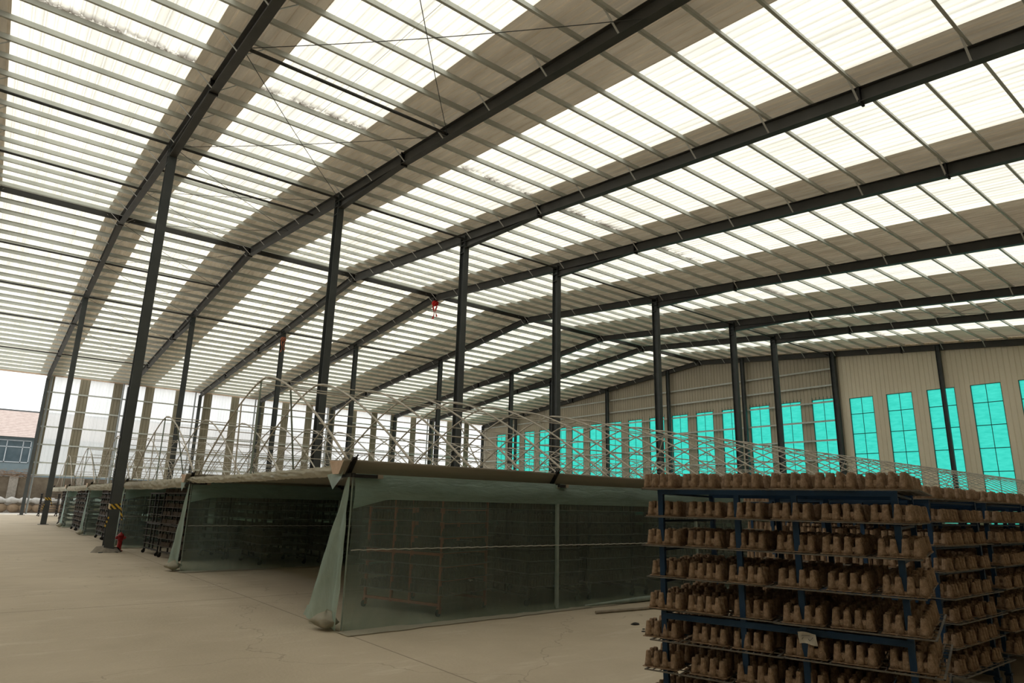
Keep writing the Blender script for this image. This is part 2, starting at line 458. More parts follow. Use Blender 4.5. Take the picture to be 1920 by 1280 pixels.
# ------------------------------------------------------------ rafters with fly braces
def prism_beam(mb, x, pts, wd, t0, t1):
    """bar along y,z polyline; t0..t1 = offsets above the soffit"""
    for (ya, za), (yb, zb) in zip(pts[:-1], pts[1:]):
        vs = []
        for (yy, zz) in ((ya, za), (yb, zb)):
            vs += [(x - wd / 2, yy, zz + t0), (x + wd / 2, yy, zz + t0), (x + wd / 2, yy, zz + t1), (x - wd / 2, yy, zz + t1)]
        mb.add(vs, [(0, 1, 2, 3), (7, 6, 5, 4), (0, 4, 5, 1), (1, 5, 6, 2), (2, 6, 7, 3), (3, 7, 4, 0)])
fb = MB()
fb.bar((0.10, 0, 0.03), (0.62, 0, RD + 0.06), 0.012, 0.05, (0, 1, 0))
fb_r = fb.mesh('fly_brace', MAT['brace'])
fb = MB()
fb.bar((-0.10, 0, 0.03), (-0.62, 0, RD + 0.06), 0.012, 0.05, (0, 1, 0))
fb_l = fb.mesh('fly_brace', MAT['brace'])
hp = MB()                                       # haunch on the camera side of a column, 5.3 m long
def haunch_mesh(y0, sgn, L=5.3, drop=0.34):
    mb = MB(); n = 1
    pts = [(0, -drop), (sgn * L, 0.0)]
    sl = SL if True else 0
    def z(yy): return soff(y0 + yy) - soff(y0)
    p2 = [(yy, z(yy) + d) for yy, d in pts]
    prism_beam(mb, 0, p2, 0.24, 0, 0.016)
    vs = [(-.006, p2[0][0], p2[0][1]), (.006, p2[0][0], p2[0][1]), (.006, p2[0][0], z(0)), (-.006, p2[0][0], z(0)), (0, p2[1][0], p2[1][1])]
    mb.add(vs, [(0, 1, 2, 3), (0, 3, 4), (1, 4, 2), (0, 4, 1), (3, 2, 4)])
    return mb.mesh('haunch', MAT['beam'])
H1 = haunch_mesh(Y1, -1); H2 = haunch_mesh(Y2, 1)
sp = MB(); sp.box((-0.13, -0.03, -0.05), (0.13, 0.03, RD + 0.03)); spm = sp.mesh('splice_plate', MAT['black'])
rl = ['at the edge of view, over the open side', 'over the column with the red hydrant', 'second from the hydrant column', 'third from the hydrant column', 'with a red bow at its peak', 'next beyond the red bow', 'second beyond the red bow', 'last before the gable wall', 'against the gable wall']
for i, x in enumerate(FX):
    t = thing('roof_rafter', 'long dark grey steel I-beam rafter ' + rl[i], 'rafter', (x, YR, soff(YR)), 0, 'roof rafters')
    mb = MB()
    pts = [(y - YR, soff(y) - soff(YR)) for y in (YS + .2, YR, YE - .1)]
    prism_beam(mb, 0, pts, 0.24, 0, 0.016)
    prism_beam(mb, 0, pts, 0.012, 0.016, RD - 0.016)
    prism_beam(mb, 0, pts, 0.24, RD - 0.016, RD)
    mb.build('beam', MAT['beam'], t)
    for k in range(-19, 15):
        y = YR + (0.28 + 1.24 * (2 * k)) if k >= 0 else YR - (0.28 + 1.24 * (2 * (-k - 1)))
        if y < 1.5 or y > YE - .5 or abs(y - Y1) < .3 or abs(y - Y2) < .3: continue
        z = soff(y) - soff(YR)
        if i < 8: link('fly_brace', fb_r, t, (0, y - YR, z))
        link('fly_brace', fb_l, t, (0, y - YR, z))
    if 1 <= i <= 7:
        link('haunch', H1, t, (0, Y1 - YR - 0.18, soff(Y1) - soff(YR)))
        link('haunch', H2, t, (0, Y2 - YR + 0.18, soff(Y2) - soff(YR)))
    for y in (6.15, 18.8, YR, 53.3, 62.0):
        link('splice_plate', spm, t, (0, y - YR, soff(y) - soff(YR)))

# ------------------------------------------------------------ columns
def hcol(h, d=0.36, wd=0.27, name='shaft'):
    mb = MB()
    mb.box((-wd / 2, -d / 2, 0), (wd / 2, -d / 2 + 0.016, h))
    mb.box((-wd / 2, d / 2 - 0.016, 0), (wd / 2, d / 2, h))
    mb.box((-0.006, -d / 2 + 0.016, 0), (0.006, d / 2 - 0.016, h))
    return mb.mesh(name, MAT['steel'])
bp_ = MB(); bp_.box((-0.26, -0.26, 0), (0.26, 0.26, 0.025)); bpm = bp_.mesh('base_plate', MAT['steel'])
st_ = MB()
for zz in (0, -0.36): st_.box((-0.13, -0.165, zz - 0.01), (0.13, 0.165, zz + 0.01))
stm = st_.mesh('stiffener', MAT['steel'])
def column(me, x, y, h, label, group, d=0.36):
    t = thing('steel_column', label, 'column', (x, y, 0), 0, group)
    link('shaft', me, t, (0, 0, 0.02))
    link('base_plate', bpm, t)
    link('stiffener', stm, t, (0, 0, h - 0.2))
    return t
m1 = hcol(soff(Y1) + 0.25); m2 = hcol(soff(Y2) + 0.25); me_ = hcol(soff(YE) + 0.2, 0.34, 0.24)
near_l = ['taped, red hydrant at its foot', 'second along, behind the nearest tunnel corner', 'third along', 'fourth along', 'fifth along, before turquoise windows', 'sixth along, before turquoise windows', 'seventh along, nearest the gable wall']
far_l = ['taped, nearest the open side', 'second along', 'third along, rusty cloth at its top', 'fourth along', 'fifth along', 'sixth along', 'seventh along, nearest the gable wall']
for i in range(1, 8):
    t = column(m1, FX[i], Y1, soff(Y1), 'tall grey steel column of the near row, ' + near_l[i - 1], 'near row of columns')
    if i == 1:
        mb = MB(); mb.grid(lambda u, v: (0.36 * math.cos(u * 2 * PI) * (1 - 0.35 * v) * (1.1 + .15 * math.sin(u * 17)) * (1 if v < .99 else 0.05), 0.30 * math.sin(u * 2 * PI) * (1 - .35 * v) * (1 if v < .99 else 0.05), 0.17 * v * (1 - .3 * math.sin(u * 9) * v)), 24, 6)
        f = mb.build('footing', MAT['concrete'], t); f['label'] = 'rough concrete footing'
    column(m2, FX[i], Y2, soff(Y2), 'tall grey steel column of the far row, ' + far_l[i - 1], 'far row of columns')
    column(me_, FX[i], YE - 0.3, soff(YE), 'grey steel column against the striped side wall, %s from the open side' % ORD[i - 1], 'side wall columns')
for y, h, m in ((Y1, soff(Y1), m1), (Y2, soff(Y2), m2), (YE - .3, soff(YE), me_)):
    column(m, FX[0], y, h, 'grey steel column under the first rafter, at the %s' % ('near row' if y == Y1 else 'far row' if y == Y2 else 'open side'), 'columns under the first rafter')
me_g = None
for k, (y, d, wd) in enumerate([(YE - .3, .34, .24), (63.4, .3, .22), (Y2, .34, .26), (39.9, .3, .24), (31.75, .3, .24), (23.8, .36, .36), (16.45, .26, .22)]):
    nm = ['in the far corner', 'near the far corner', 'third from the far corner', 'fourth from the far corner, near the roof peak', 'fifth from the far corner', 'where bare girts meet flush cladding, the thickest', 'in front of the flush cladding']
    g = hcol(rz(y) - PD - .1, d, wd)
    t = thing('gable_column', 'dark steel post on the gable wall, ' + nm[k], 'column', (51.15, y, 0), 0, 'gable wall posts')
    link('shaft', g, t)

# ------------------------------------------------------------ gable wall with turquoise windows
WIN = []
for yc in (22.08, 19.40, 16.70, 14.04, 11.35, 8.66): WIN.append((yc - 0.87, yc + 0.87, 10.28, True))
for k in range(16):
    yc = 25.1 + 2.79 * k
    if yc < 69: WIN.append((yc - 0.93, yc + 0.93, 10.5, False))
def wall_strip(mb, xa, y0, y1, z0, z1f, out=1):
    """ribbed sheet in the plane x = xa between y0 and y1"""
    n = max(1, round((y1 - y0) / 0.3)); p = (y1 - y0) / n
    prof = []
    for i in range(n):
        a = y0 + i * p
        prof += [(a, 0), (a + p * .78, 0), (a + p * .84, .03), (a + p * .95, .03)]
    prof.append((y1, 0))
    k = len(prof)
    vs = [(xa + d, y, z0) for y, d in prof] + [(xa + d, y, z1f(y)) for y, d in prof]
    mb.add(vs, [(i, i + 1, k + i + 1, k + i) for i in range(k - 1)])
SILL = 1.2
def gable(xa, ya, yb, wins):
    mb = MB(); ws = sorted(wins); y = ya
    top = lambda q: rz(q) - 0.01
    for (a, b, zt, fl) in ws:
        wall_strip(mb, xa, y, a, 0, top)
        wall_strip(mb, xa, a, b, 0, lambda q: SILL)
        wall_strip(mb, xa, a, b, zt, top)
        y = b
    wall_strip(mb, xa, y, yb, 0, top)
    return mb
XF = 51.40
flush = [q for q in WIN if q[3]]; bare = [q for q in WIN if not q[3]]
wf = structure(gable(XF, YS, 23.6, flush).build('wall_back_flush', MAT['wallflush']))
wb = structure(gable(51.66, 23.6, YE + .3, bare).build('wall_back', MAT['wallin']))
mb = MB(); mb.box((XF, 23.55, 0), (51.70, 23.65, rz(23.6) - .02)); structure(mb.build('trim_1', MAT['wallin']))
for z in (1.2, 2.7, 4.2, 5.7, 7.2, 8.7, 10.2, 11.5, 12.8):
    y1 = 23.9; y2 = YE - .2
    if z > soff(YE): y2 = YR + (HR + .3 - z) / SL
    mb = MB(); mb.box((51.42, y1, z - .06), (51.44, y2, z + .06)); mb.box((51.42, y1, z + .05), (51.64, y2, z + .07))
    mb.build('girt', MAT['galv'], wb)
for (a, b, zt, fl) in WIN:
    wn += 1
    xa = XF if fl else 51.66
    t = bpy.data.objects.new('window_%d' % wn, None); C.objects.link(t); t.location = (xa, (a + b) / 2, SILL); t['kind'] = 'structure'
    h = zt - SILL; hw = (b - a) / 2
    mb = MB()
    ns = 10
    mb.add([(0.10, -hw, 0), (0.10, hw, 0), (0.10, hw, h), (0.10, -hw, h)], [(0, 1, 2, 3)])
    mb.build('pane', MAT['cyan'], t)
    mb = MB()
    mb.box((0.0, -hw, 0), (0.13, -hw + .03, h)); mb.box((0.0, hw - .03, 0), (0.13, hw, h)); mb.box((0.0, -hw, h - .03), (0.13, hw, h))
    if not fl: mb.box((0.02, -hw - .05, h - .02), (0.05, hw + .05, h + .2))
    mb.build('frame', MAT['cyanframe'], t)
    mb = MB()
    mb.box((0.07, -.018, 0), (0.095, .018, h))
    for z in (2.7, 4.2, 5.7, 7.2, 8.7):
        if fl: mb.box((0.06, -hw, z + .35 - SILL - .025), (0.095, hw, z + .35 - SILL + .025))  # dark bars stand in for girt shadows showing through the pane
    mb.build('bar_and_girt_shadow', MAT['cyanframe'], t)

# walls added out of view: right one dims the carts, front one bounces light
mb = MB(); mb.box((XB, YS - .1, 0), (XG, YS, rz(YS) - .02)); structure(mb.build('unseen_wall_right', MAT['wallin']))
mb = MB(); mb.box((XB - .1, YS, 0), (XB, 44, rz(YS))); structure(mb.build('unseen_wall_front', MAT['wallflush']))

# ------------------------------------------------------------ striped side wall (open for the first bay)
ZB = 3.3
mb = MB()
strips = [(3.45, 4.08)] + [(6.02 + 2.655 * k, 6.80 + 2.655 * k) for k in range(17) if 6.8 + 2.655 * k < XG]
def sheet_y(mb, x0, x1, ya, z0, z1, ribs=True):
    n = max(1, round((x1 - x0) / 0.26)); p = (x1 - x0) / n
    prof = []
    for i in range(n):
        a = x0 + i * p
        prof += [(a, 0), (a + p * .75, 0), (a + p * .82, .03), (a + p * .94, .03)]
    prof.append((x1, 0)); k = len(prof)
    mb.add([(x, ya + d, z0) for x, d in prof] + [(x, ya + d, z1) for x, d in prof], [(i, i + 1, k + i + 1, k + i) for i in range(k - 1)])
ztop = rz(YE + .2) - .12
for a, b in strips: sheet_y(mb, a, b, YE + .2, ZB, ztop)
wl = structure(mb.build('wall_left', MAT['wallside']))
for z in (3.35, 4.4, 5.95, 7.5, 9.0, 10.55):
    mb = MB(); mb.box((3.6, YE + .08, z - .06), (XG, YE + .09, z + .06)); mb.box((3.6, YE + .05, z + .05), (XG, YE + .18, z + .06))
    mb.build('girt', MAT['galv'], wl)
gaps = [(4.08, 6.02)] + [(6.80 + 2.655 * k, 8.675 + 2.655 * k) for k in range(17) if 8.675 + 2.655 * k < XG]
for a, b in gaps:
    wn += 1
    mb = MB(); sheet_y(mb, a, b, YE + .2, ZB + .05, ztop)
    structure(mb.build('window_%d' % wn, MAT['sidepanel']))
mb = MB(); mb.box((XB, YE + .25, ztop + .02), (XG, YE + .55, ztop + .12)); structure(mb.build('trim_2', MAT['gutterin']))
# pale downpipes beside the eave columns
for i in range(1, 8):
    mb = MB(); mb.tube([(FX[i] - .42 if i > 1 else FX[i] + .3, YE - .12, .1), (FX[i] - .42 if i > 1 else FX[i] + .3, YE - .12, ztop)], .07, 8)
    tag(mb.build('downpipe', MAT['whiteframe']), 'pale rainwater downpipe beside the %s side wall column' % ORD[i - 1], 'pipe', 'side wall downpipes')

# ------------------------------------------------------------ tie tubes, cross bracing
for y, nm, xa, xb in [(Y1, 'along the near row of column tops', XB, FX[8]), (16.0, 'halfway down the near slope', FX[1], FX[2]), (30.2, 'between near columns and ridge', XB, FX[1]), (27.1, 'just above the near columns', FX[1], FX[2]),
          (42.0, 'between ridge and far columns', XB, FX[2]), (Y2, 'along the far row of column tops', XB, FX[8]), (54, 'upper part of the far slope', XB, FX[2]), (62, 'middle of the far slope', XB, FX[2])]:
    mb = MB(); z = soff(y) + .17
    mb.tube([(xa, y, z), (xb, y, z)], .05, 8)
    tag(mb.build('tie_tube', MAT['tube']), 'dark steel tie tube running lengthwise, ' + nm, 'tube', 'roof tie tubes')
yy = [8.0, 16.0, Y1, 30.2, YR, 42.0, Y2, 54, 62]
for (xa, xb, lb) in ((FX[1], FX[2], 'in the roof bay beyond the hydrant column'), (FX[6], FX[7], 'in the roof bay near the gable wall')):
    for a, b in zip(yy[:-1], yy[1:]):
        for p, q in ((a, b), (b, a)):
            mb = MB(); pts = []
            for k in range(9):
                s_ = k / 8; y = p + (q - p) * s_
                pts.append((xa + (xb - xa) * s_, y, soff(y) + .12 - .10 * math.sin(PI * s_)))
            mb.tube(pts, .011, 5)
            tag(mb.build('brace_rod', MAT['tube']), 'thin steel cross-brace rod ' + lb, 'rod', 'cross-brace rods ' + lb)
for x in (6.6,):     # sag rods between purlins
    for y0, y1 in ((0.0, YR), (YR, YE)):
        mb = MB(); mb.tube([(x, y0, soff(y0) + RD + .11), (x, y1, soff(y1) + RD + .11)], .006, 4)
        tag(mb.build('sag_rod', MAT['galv']), 'thin sag rod threading the purlins in the %s roof bay, %s slope' % ('first' if x < 8 else 'second', 'near' if y0 < 1 else 'far'), 'rod')

# ------------------------------------------------------------ film tunnels
G = [8.85 + 8.75 * k for k in range(6)]
XT0, XT1 = 4.05, 50.0
def fbm(x, y, z=0):
    return noise.noise(Vector((x, y, z)))
def arch_z(d): return 2.17 + 1.87 * (1 - abs(d) ** 1.5)
am = MB(); hw = 8.75 / 2 - .12
am.tube([(0, hw * math.sin(a * PI / 2) if False else hw * a, arch_z(a)) for a in [(-1 + k / 14) for k in range(29)]], .019, 6)
arch_me = am.mesh('hoop', MAT['hoop'], True)
am = MB(); am.tube([(0, hw * a, arch_z(a)) for a in [(-1 + k / 7) for k in range(15)]], .017, 4)
arch_far = am.mesh('hoop', MAT['hoop'], True)
def pipe_x(y, z, r=.014, x0=XT0 + .1, n=5):
    mb = MB(); mb.tube([(x0, y, z), (XT1, y, z)], r, n); return mb
tl = ['nearest the camera', 'second from the near one', 'third from the near one', 'fourth from the near one', 'farthest, close to the side wall']
def film_wall(y0, parent, near):
    """hanging polythene wall below the gutter at y0"""
    nu = 260 if near else 90
    rng = 46.0
    def X(u): return XT0 + .03 + rng * (u ** 1.7)
    def f(u, v):
        x = X(u); z = 2.03 * (1 - v)
        bulge = 0.05 * math.sin(PI * v) + .03 * fbm(x * 1.3, z * 1.1, y0) + .012 * fbm(x * 5, z * 3, y0 + 3)
        foot = -0.10 * max(0, v - .93) / .07 * (.6 + .6 * fbm(x * 2.2, 1.3, y0))
        return (x + .02 * fbm(x, z * 2, y0 + 9), y0 - .22 + (-bulge + foot), max(0.006, z))
    mb = MB(); mb.grid(f, nu, 18)
    mb.build('film_wall', MAT['film'], parent, True)
    def g(u, v):
        x = X(u); zb = 1.70 if x > XT0 + .55 else 1.70 - .14 * (1 - (x - XT0) / .55)
        z = 2.04 + (zb - 2.04) * v
        return (x, y0 - .27 - .05 * math.sin(PI * v * .8) - .02 * fbm(x * 1.4, z * 6, y0 + 20), z)
    mb = MB(); mb.grid(g, nu // 2, 6)
    o = mb.build('film_band', MAT['band'], parent, True)
    # clip rail and posts
    mb = MB()
    mb.tube([(XT0 + .05 + k * .06, y0 - .30 - .004 * (k % 2), 1.03 + .004 * ((k * 7) % 3 - 1)) for k in range(240 if near else 120)], .006, 4)
    mb.build('clip_rail', MAT['hoop'], parent)
    for k, x in enumerate((7.87, 11.73, 15.6, 19.4)):
        mb = MB(); mb.box((x - .025, y0 - .30, .03), (x + .025, y0 - .25, 2.0)); mb.box((x - .04, y0 - .305, 1.93), (x + .04, y0 - .245, 2.02))
        mb.build('wall_post', MAT['postfilm'], parent)
    mb = MB(); mb.box((XT0 + .012, y0 - .262, 0.02), (XT0 + .028, y0 - .246, 2.0)); mb.build('corner_post', MAT['postfilm'], parent)
def gutter(y0, parent, x0=3.92):
    mb = MB()
    prof = [(-.235, 2.215), (-.10, 2.03), (.10, 2.03), (.235, 2.215)]
    def ring(off, dz): return [(y0 + y * (1 + off), z + dz) for y, z in prof]
    a = ring(0, 0); b = [(y0 + y * .93, z + .012) for y, z in prof]
    for P_, flip in ((a, False), (b, True)):
        vs = [(x0, y, z) for y, z in P_] + [(XT1, y, z) for y, z in P_]
        fs = [(i, i + 1, 4 + i + 1, 4 + i) for i in range(3)]
        if flip:
            mb.mi = 1
        mb.add(vs, fs)
    mb.mi = 1
    # end plate
    mb.add([(x0, y, z) for y, z in a], [(0, 1, 2, 3)])
    mb.mi = 0
    for sgn in (-1, 1): mb.box((x0, y0 + sgn * .235 - .012, 2.205), (XT1, y0 + sgn * .235 + .012, 2.225))
    mb.build('gutter', [MAT['gutter'], MAT['gutterin']], parent)
    for x in (4.05, 7.87, 11.73):
        mb = MB(); mb.box((x - .035, y0 - .30, 1.99), (x + .035, y0 + .26, 2.045))
        mb.bar((x, y0 - .12, 2.03), (x + .02, y0 - .27, 2.26), .07, .035)
        mb.bar((x + .02, y0 - .255, 2.22), (x + .06, y0 - .28, 2.30), .02, .02)
        mb.box((x - .02, y0 - .36, 1.985), (x + .34 if x < 5 else x + .12, y0 - .29, 2.03))
        mb.build('gutter_bracket', MAT['black'], parent)
        mb = MB(); mb.box((x + (.34 if x < 5 else .12), y0 - .37, 1.98), (x + (.42 if x < 5 else .18), y0 - .285, 2.035)); mb.build('wood_block', MAT['wood'], parent)
for k in range(5):
    g0, g1 = G[k], G[k + 1]; gc = (g0 + g1) / 2
    t = thing('film_tunnel', 'drying tunnel of pipe hoops and dusty polythene walls, ' + tl[k], 'tunnel', (0, 0, 0), 0, 'drying tunnels')
    gutter(g0, t)
    if k == 4: gutter(g1, t)
    for i in range(42):
        link('hoop', arch_me if (k < 2 and i < 16) else arch_far, t, (4.2 + 1.1 * i, gc, 0))
    for d in (-.06, .08, -.36, .34, -.72, .70):
        pipe_x(gc + hw * d, arch_z(d) - .03, .013).build('lengthwise_pipe', MAT['hoop'], t)
    # end frame posts
    mb = MB(); mb.tube([(4.22, gc + hw * .07, 2.1), (4.22, gc + hw * .07, arch_z(.07))], .018, 6); mb.build('end_post', MAT['postfilm'], t)
    mb = MB(); mb.tube([(4.9, gc + hw * -.05, 2.05), (4.22, gc - hw * .33, arch_z(.33))], .017, 6); mb.build('end_post', MAT['postfilm'], t)
    mb = MB(); mb.tube([(4.2, gc + hw * .30, 2.1), (4.2, gc + hw * .33, arch_z(.33))], .016, 6); mb.build('end_post', MAT['hoop'], t)
    mb = MB(); mb.tube([(4.2, g0 + .3, 2.12), (4.2, g1 - .3, 2.12)], .016, 6); mb.build('end_rail', MAT['hoop'], t)
    for i in range(5, 42, 5):
        mb = MB(); sg = 1 if (i // 5) % 2 else -1
        mb.tube([(4.2 + 1.1 * i, gc + hw * .28 * sg, arch_z(.28)), (4.5 + 1.1 * i, gc + hw * .05 * sg, 2.1)], .014, 5); mb.build('prop', MAT['hoop'], t)
    # flat ceiling film, sagging
    mb = MB()
    mb.grid(lambda u, v: (XT0 + .05 + 46 * u ** 1.5, g0 + .15 + (g1 - g0 - .3) * v, 2.10 - .05 * math.sin(PI * v) + .02 * fbm(u * 60, v * 9, k)), 60, 20)
    mb.build('ceiling_film', MAT['tarp'], t, True)
    # front header cloth
    def hd(u, v):
        y = g0 + .12 + (g1 - g0 - .3) * u
        drop = .15 + .035 * fbm(y * .6, 0, k * 3) + (.10 if k else 0)
        return (XT0 - .02 - .045 * math.sin(PI * min(1, v * 1.1)) - .045 * fbm(y * 3 + v * 2, v * 3, k) - .02 * fbm(y * 9, v * 3, k), y, 2.16 - drop * v - .02 * math.sin(u * PI) + .02 * fbm(y * 3, 5, k) * (1 - v) + .015 * fbm(y * 7, 2, k))
    mb = MB(); mb.grid(hd, 260, 10)
    o = mb.build('front_canopy', MAT['header'], t, True); o['label'] = 'dusty beige cloth edge over the opening'
    film_wall(g0, t, k == 0)
    # corner flap of gathered film
    w0 = [1.05, .95, .9, .8, .7][k]
    def fl(u, v):
        z = 2.02 * (1 - v) + .02
        wd = w0 * (.03 + .97 * v ** 1.05) * (1 if v < .85 else 1 + .06 * (v - .85) / .15)
        y = g0 - .24 + wd * u
        return (XT0 - .02 - .06 * v * (u) - .035 * v * math.sin(u * 9 + 1.5 * v) - .02 * fbm(u * 5, v * 6, k), y, max(.012, z + .05 * u * v * (1 - v) + (.06 * u if v > .93 else 0)))
    mb = MB(); mb.grid(fl, 18, 30)
    o = mb.build('corner_flap', MAT['flap'], t, True); o['label'] = 'gathered pale green film hanging at the open corner'
    def fl2(u, v):      # short overhanging piece at top
        z = 2.08 - .26 * v * (.4 + .6 * u)
        return (XT0 - .08 - .03 * v, g0 - .15 + .55 * u - .30 * v * u, z - .05 * u * (1 - v))
    mb = MB(); mb.grid(fl2, 10, 6); mb.build('corner_drape', MAT['flap'], t, True)
    # skirt lying on the floor
    def sk(u, v):
        x = XT0 - .05 + 4.6 * u
        return (x, g0 - .26 - .34 * v * (1 - .55 * u) * (1 + .25 * fbm(x * 2, 0, k + 5)), .008 + .03 * max(0, fbm(x * 3, v * 4, k)) * (1 - v) + .006)
    mb = MB(); mb.grid(sk, 60, 5); o = mb.build('film_skirt', MAT['header'], t, True)
    mb = MB(); mb.tube([(x, g0 - .40 + .10 * (i / 14) ** .5 - .012 * math.sin(i), .05) for i, x in enumerate([8.4 + i * .3 for i in range(40)])], [.012 + .035 * min(1, i / 5) for i in range(40)], 8)
    mb.build('film_roll', MAT['postfilm'], t, True)
    # crumpled bundle at the corner foot
    mb = MB()
    def bun(u, v):
        a = u * 2 * PI; r = .16 * math.sin(PI * v) + .005
        rr = r * (1 + .5 * fbm(math.cos(a) * 2, math.sin(a) * 2, v * 3 + k))
        return (XT0 - .08 + rr * math.cos(a), g0 + .02 + rr * 1.3 * math.sin(a), .01 + .22 * (1 - v) * (1 + .3 * fbm(a, v * 4, k)))
    mb.grid(bun, 18, 8); mb.build('film_bundle', MAT['header'], t, True)

# ------------------------------------------------------------ carts with shelves
LV = [1.79, 1.585, 1.375, 1.15, .925, .72, .515, .30]     # shelf heights
CW, CD = 1.57, 1.20
PX = [0.0, .575, .965, 1.57]
pm = MB(); pm.box((-.02, -.02, .12), (.02, .02, 1.80)); POST = {}
def cart_meshes(mat):
    d = {}
    pm = MB(); pm.box((-.019, -.019, .13), (.019, .019, 1.80)); d['post'] = pm.mesh('post', mat)
    pm = MB(); pm.box((-.02, -.02, -.02), (CW + .02, .02, .02)); d['rail'] = pm.mesh('rail', mat)
    pm = MB(); pm.box((-.012, .019, -.016), (.012, CD - .019, .0)); d['side'] = pm.mesh('shelf_bearer', mat)
    pm = MB()
    L = .93
    pm.box((0, 0, 0), (L, .012, .008)); pm.box((0, CD + .10, 0), (L, CD + .112, .008)); pm.box((0, 0, 0), (.012, CD + .11, .008)); pm.box((L - .012, 0, 0), (L, CD + .11, .008))
    for i in range(1, 18): pm.box((i * L / 18 - .004, .01, .001), (i * L / 18 + .004, CD + .1, .005))
    for i in range(1, 9): pm.box((.01, i * (CD + .1) / 9 - .003, .0), (L - .01, i * (CD + .1) / 9 + .003, .006))
    d['shelf'] = pm.mesh('shelf', MAT['plate'])
    pm = MB(); pm.box((-.03, -.03, .105), (.03, .03, .13)); pm.box((-.022, -.03, .04), (-.016, .03, .11)); pm.box((.016, -.03, .04), (.022, .03, .11)); d['caster'] = pm.mesh('caster', mat)
    pm = MB()
    m_ = Matrix.Rotation(PI / 2, 4, 'Y')
    tmp = MB(); tmp.lathe([(.03, -.014), (.05, -.014), (.05, .014), (.03, .014)], 14); pm.add([m_ @ Vector(v) + Vector((0, -.02, .05)) for v in tmp.v], tmp.f)
    d['wheel'] = pm.mesh('wheel', MAT['rubber'])
    return d
CM = {n: cart_meshes(MAT[n]) for n in ('blue', 'darkcart', 'redcart')}
XO = [-.11, .78]          # start of the two shelf panels across the front
def cart(x, y, rot, mat, label, group, shelves=True, jitter=True):
    t = thing('drying_cart', label, 'cart', (x, y, 0), rot, group)
    d = CM[mat]
    for px in PX:
        for py in (0, CD): link('post', d['post'], t, (px, py, 0))
    for py in (0, CD):
        for z in (1.785, .895, .16): link('rail', d['rail'], t, (0, py, z))
    for px in (0, CW):
        for z in LV: link('shelf_bearer', d['side'], t, (px, 0, z - .008))
    for px in (0, CW):
        for py in (.0, CD):
            c = link('caster', d['caster'], t, (px, py, 0)); link('wheel', d['wheel'], c)
    if shelves:
        for i, z in enumerate(LV):
            for j, x0 in enumerate(XO):
                link('shelf', d['shelf'], t, (x0 + (R.uniform(-.03, .03) if jitter else 0), -.07 + R.uniform(-.03, .03), z - .006 + .014))
    return t
# pulp tray: four by four hollow cones on a flange
def tray_mesh(seg, rings, nx=4, ny=3, w_=.262, l_=.20, h=.112):
    mb = MB()
    mb.box((-w_ / 2, -l_ / 2, 0), (w_ / 2, l_ / 2, .006))
    px = w_ / nx; py = l_ / ny
    for i in range(nx):
        for j in range(ny):
            cx = -w_ / 2 + px * (i + .5); cy = -l_ / 2 + py * (j + .5)
            prof = [(.0295, .005), (.026, .03), (.0195, .08), (.0175, h - .006), (.0125, h)] if rings else [(.031, .005), (.021, h)]
            hh = 1 + (.03 * ((i * 7 + j * 5) % 3 - 1))
            mb.lathe([(r, z * hh if z > .01 else z) for r, z in prof], seg, (cx, cy, 0))
    if rings:       # webs joining the cones
        for j in range(ny):
            cy = -l_ / 2 + py * (j + .5)
            mb.box((-w_ / 2 + px * .5, cy - .008, .005), (-w_ / 2 + px * 1.5, cy + .010, .062))
            mb.box((-w_ / 2 + px * 2.5, cy - .008, .005), (-w_ / 2 + px * 3.5, cy + .010, .05))
            mb.box((-w_ / 2 + px * 1.5, cy - .008, .005), (-w_ / 2 + px * 2.5, cy + .008, .028))
            if j == 1:
                for i in range(nx):
                    cx = -w_ / 2 + px * (i + .5); mb.box((cx - .008, cy, .005), (cx + .008, cy + py, .05))
    return mb
TRAY = tray_mesh(14, True).mesh('pulp_tray', MAT['pulp'], False)
for p_ in TRAY.polygons: p_.use_smooth = len(p_.vertices) == 4 and abs(p_.normal.z) < .6 and p_.area < .004
LOW = tray_mesh(6, False)
stuff = MB()
TX = [.02, .325, .63, .955, 1.255, 1.56]      # tray columns across
TY = [.06, .36, .66, .96]                       # tray rows deep
def trays(t, keep, lab, grp, low=True, levels=range(8), rows=range(4), cols=range(6)):
    """keep(level,row,col) -> individual object or part of the mass"""
    m_ = Matrix.Translation(t.location) @ Matrix.Rotation(t.rotation_euler[2], 4, 'Z')
    for li in levels:
        for rj in rows:
            for ci in cols:
                p = Vector((TX[ci] + R.uniform(-.012, .012), TY[rj] + R.uniform(-.025, .025), LV[li] + .018))
                if li in (5, 6) and ci == 0: p.x -= .06
                if li == 0: p.x -= .02
                a = R.uniform(-.05, .05) + (R.choice((0, 0, PI)) if ci else 0)
                if keep(li, rj, ci):
                    o = bpy.data.objects.new('pulp_tray', TRAY); C.objects.link(o)
                    o.location = m_ @ p; o.rotation_euler = (0, 0, t.rotation_euler[2] + a)
                    l_, g_ = lab(li, rj, ci)
                    tag(o, l_, 'tray', g_)
                    CNT[0] += 1
                elif low:
                    mm = m_ @ Matrix.Translation(p) @ Matrix.Rotation(a, 4, 'Z')
                    stuff.add([mm @ Vector(v) for v in LOW.v], LOW.f)
CNT = [0]
LN = ['top', 'second', 'third', 'fourth', 'fifth', 'sixth', 'seventh', 'lowest']
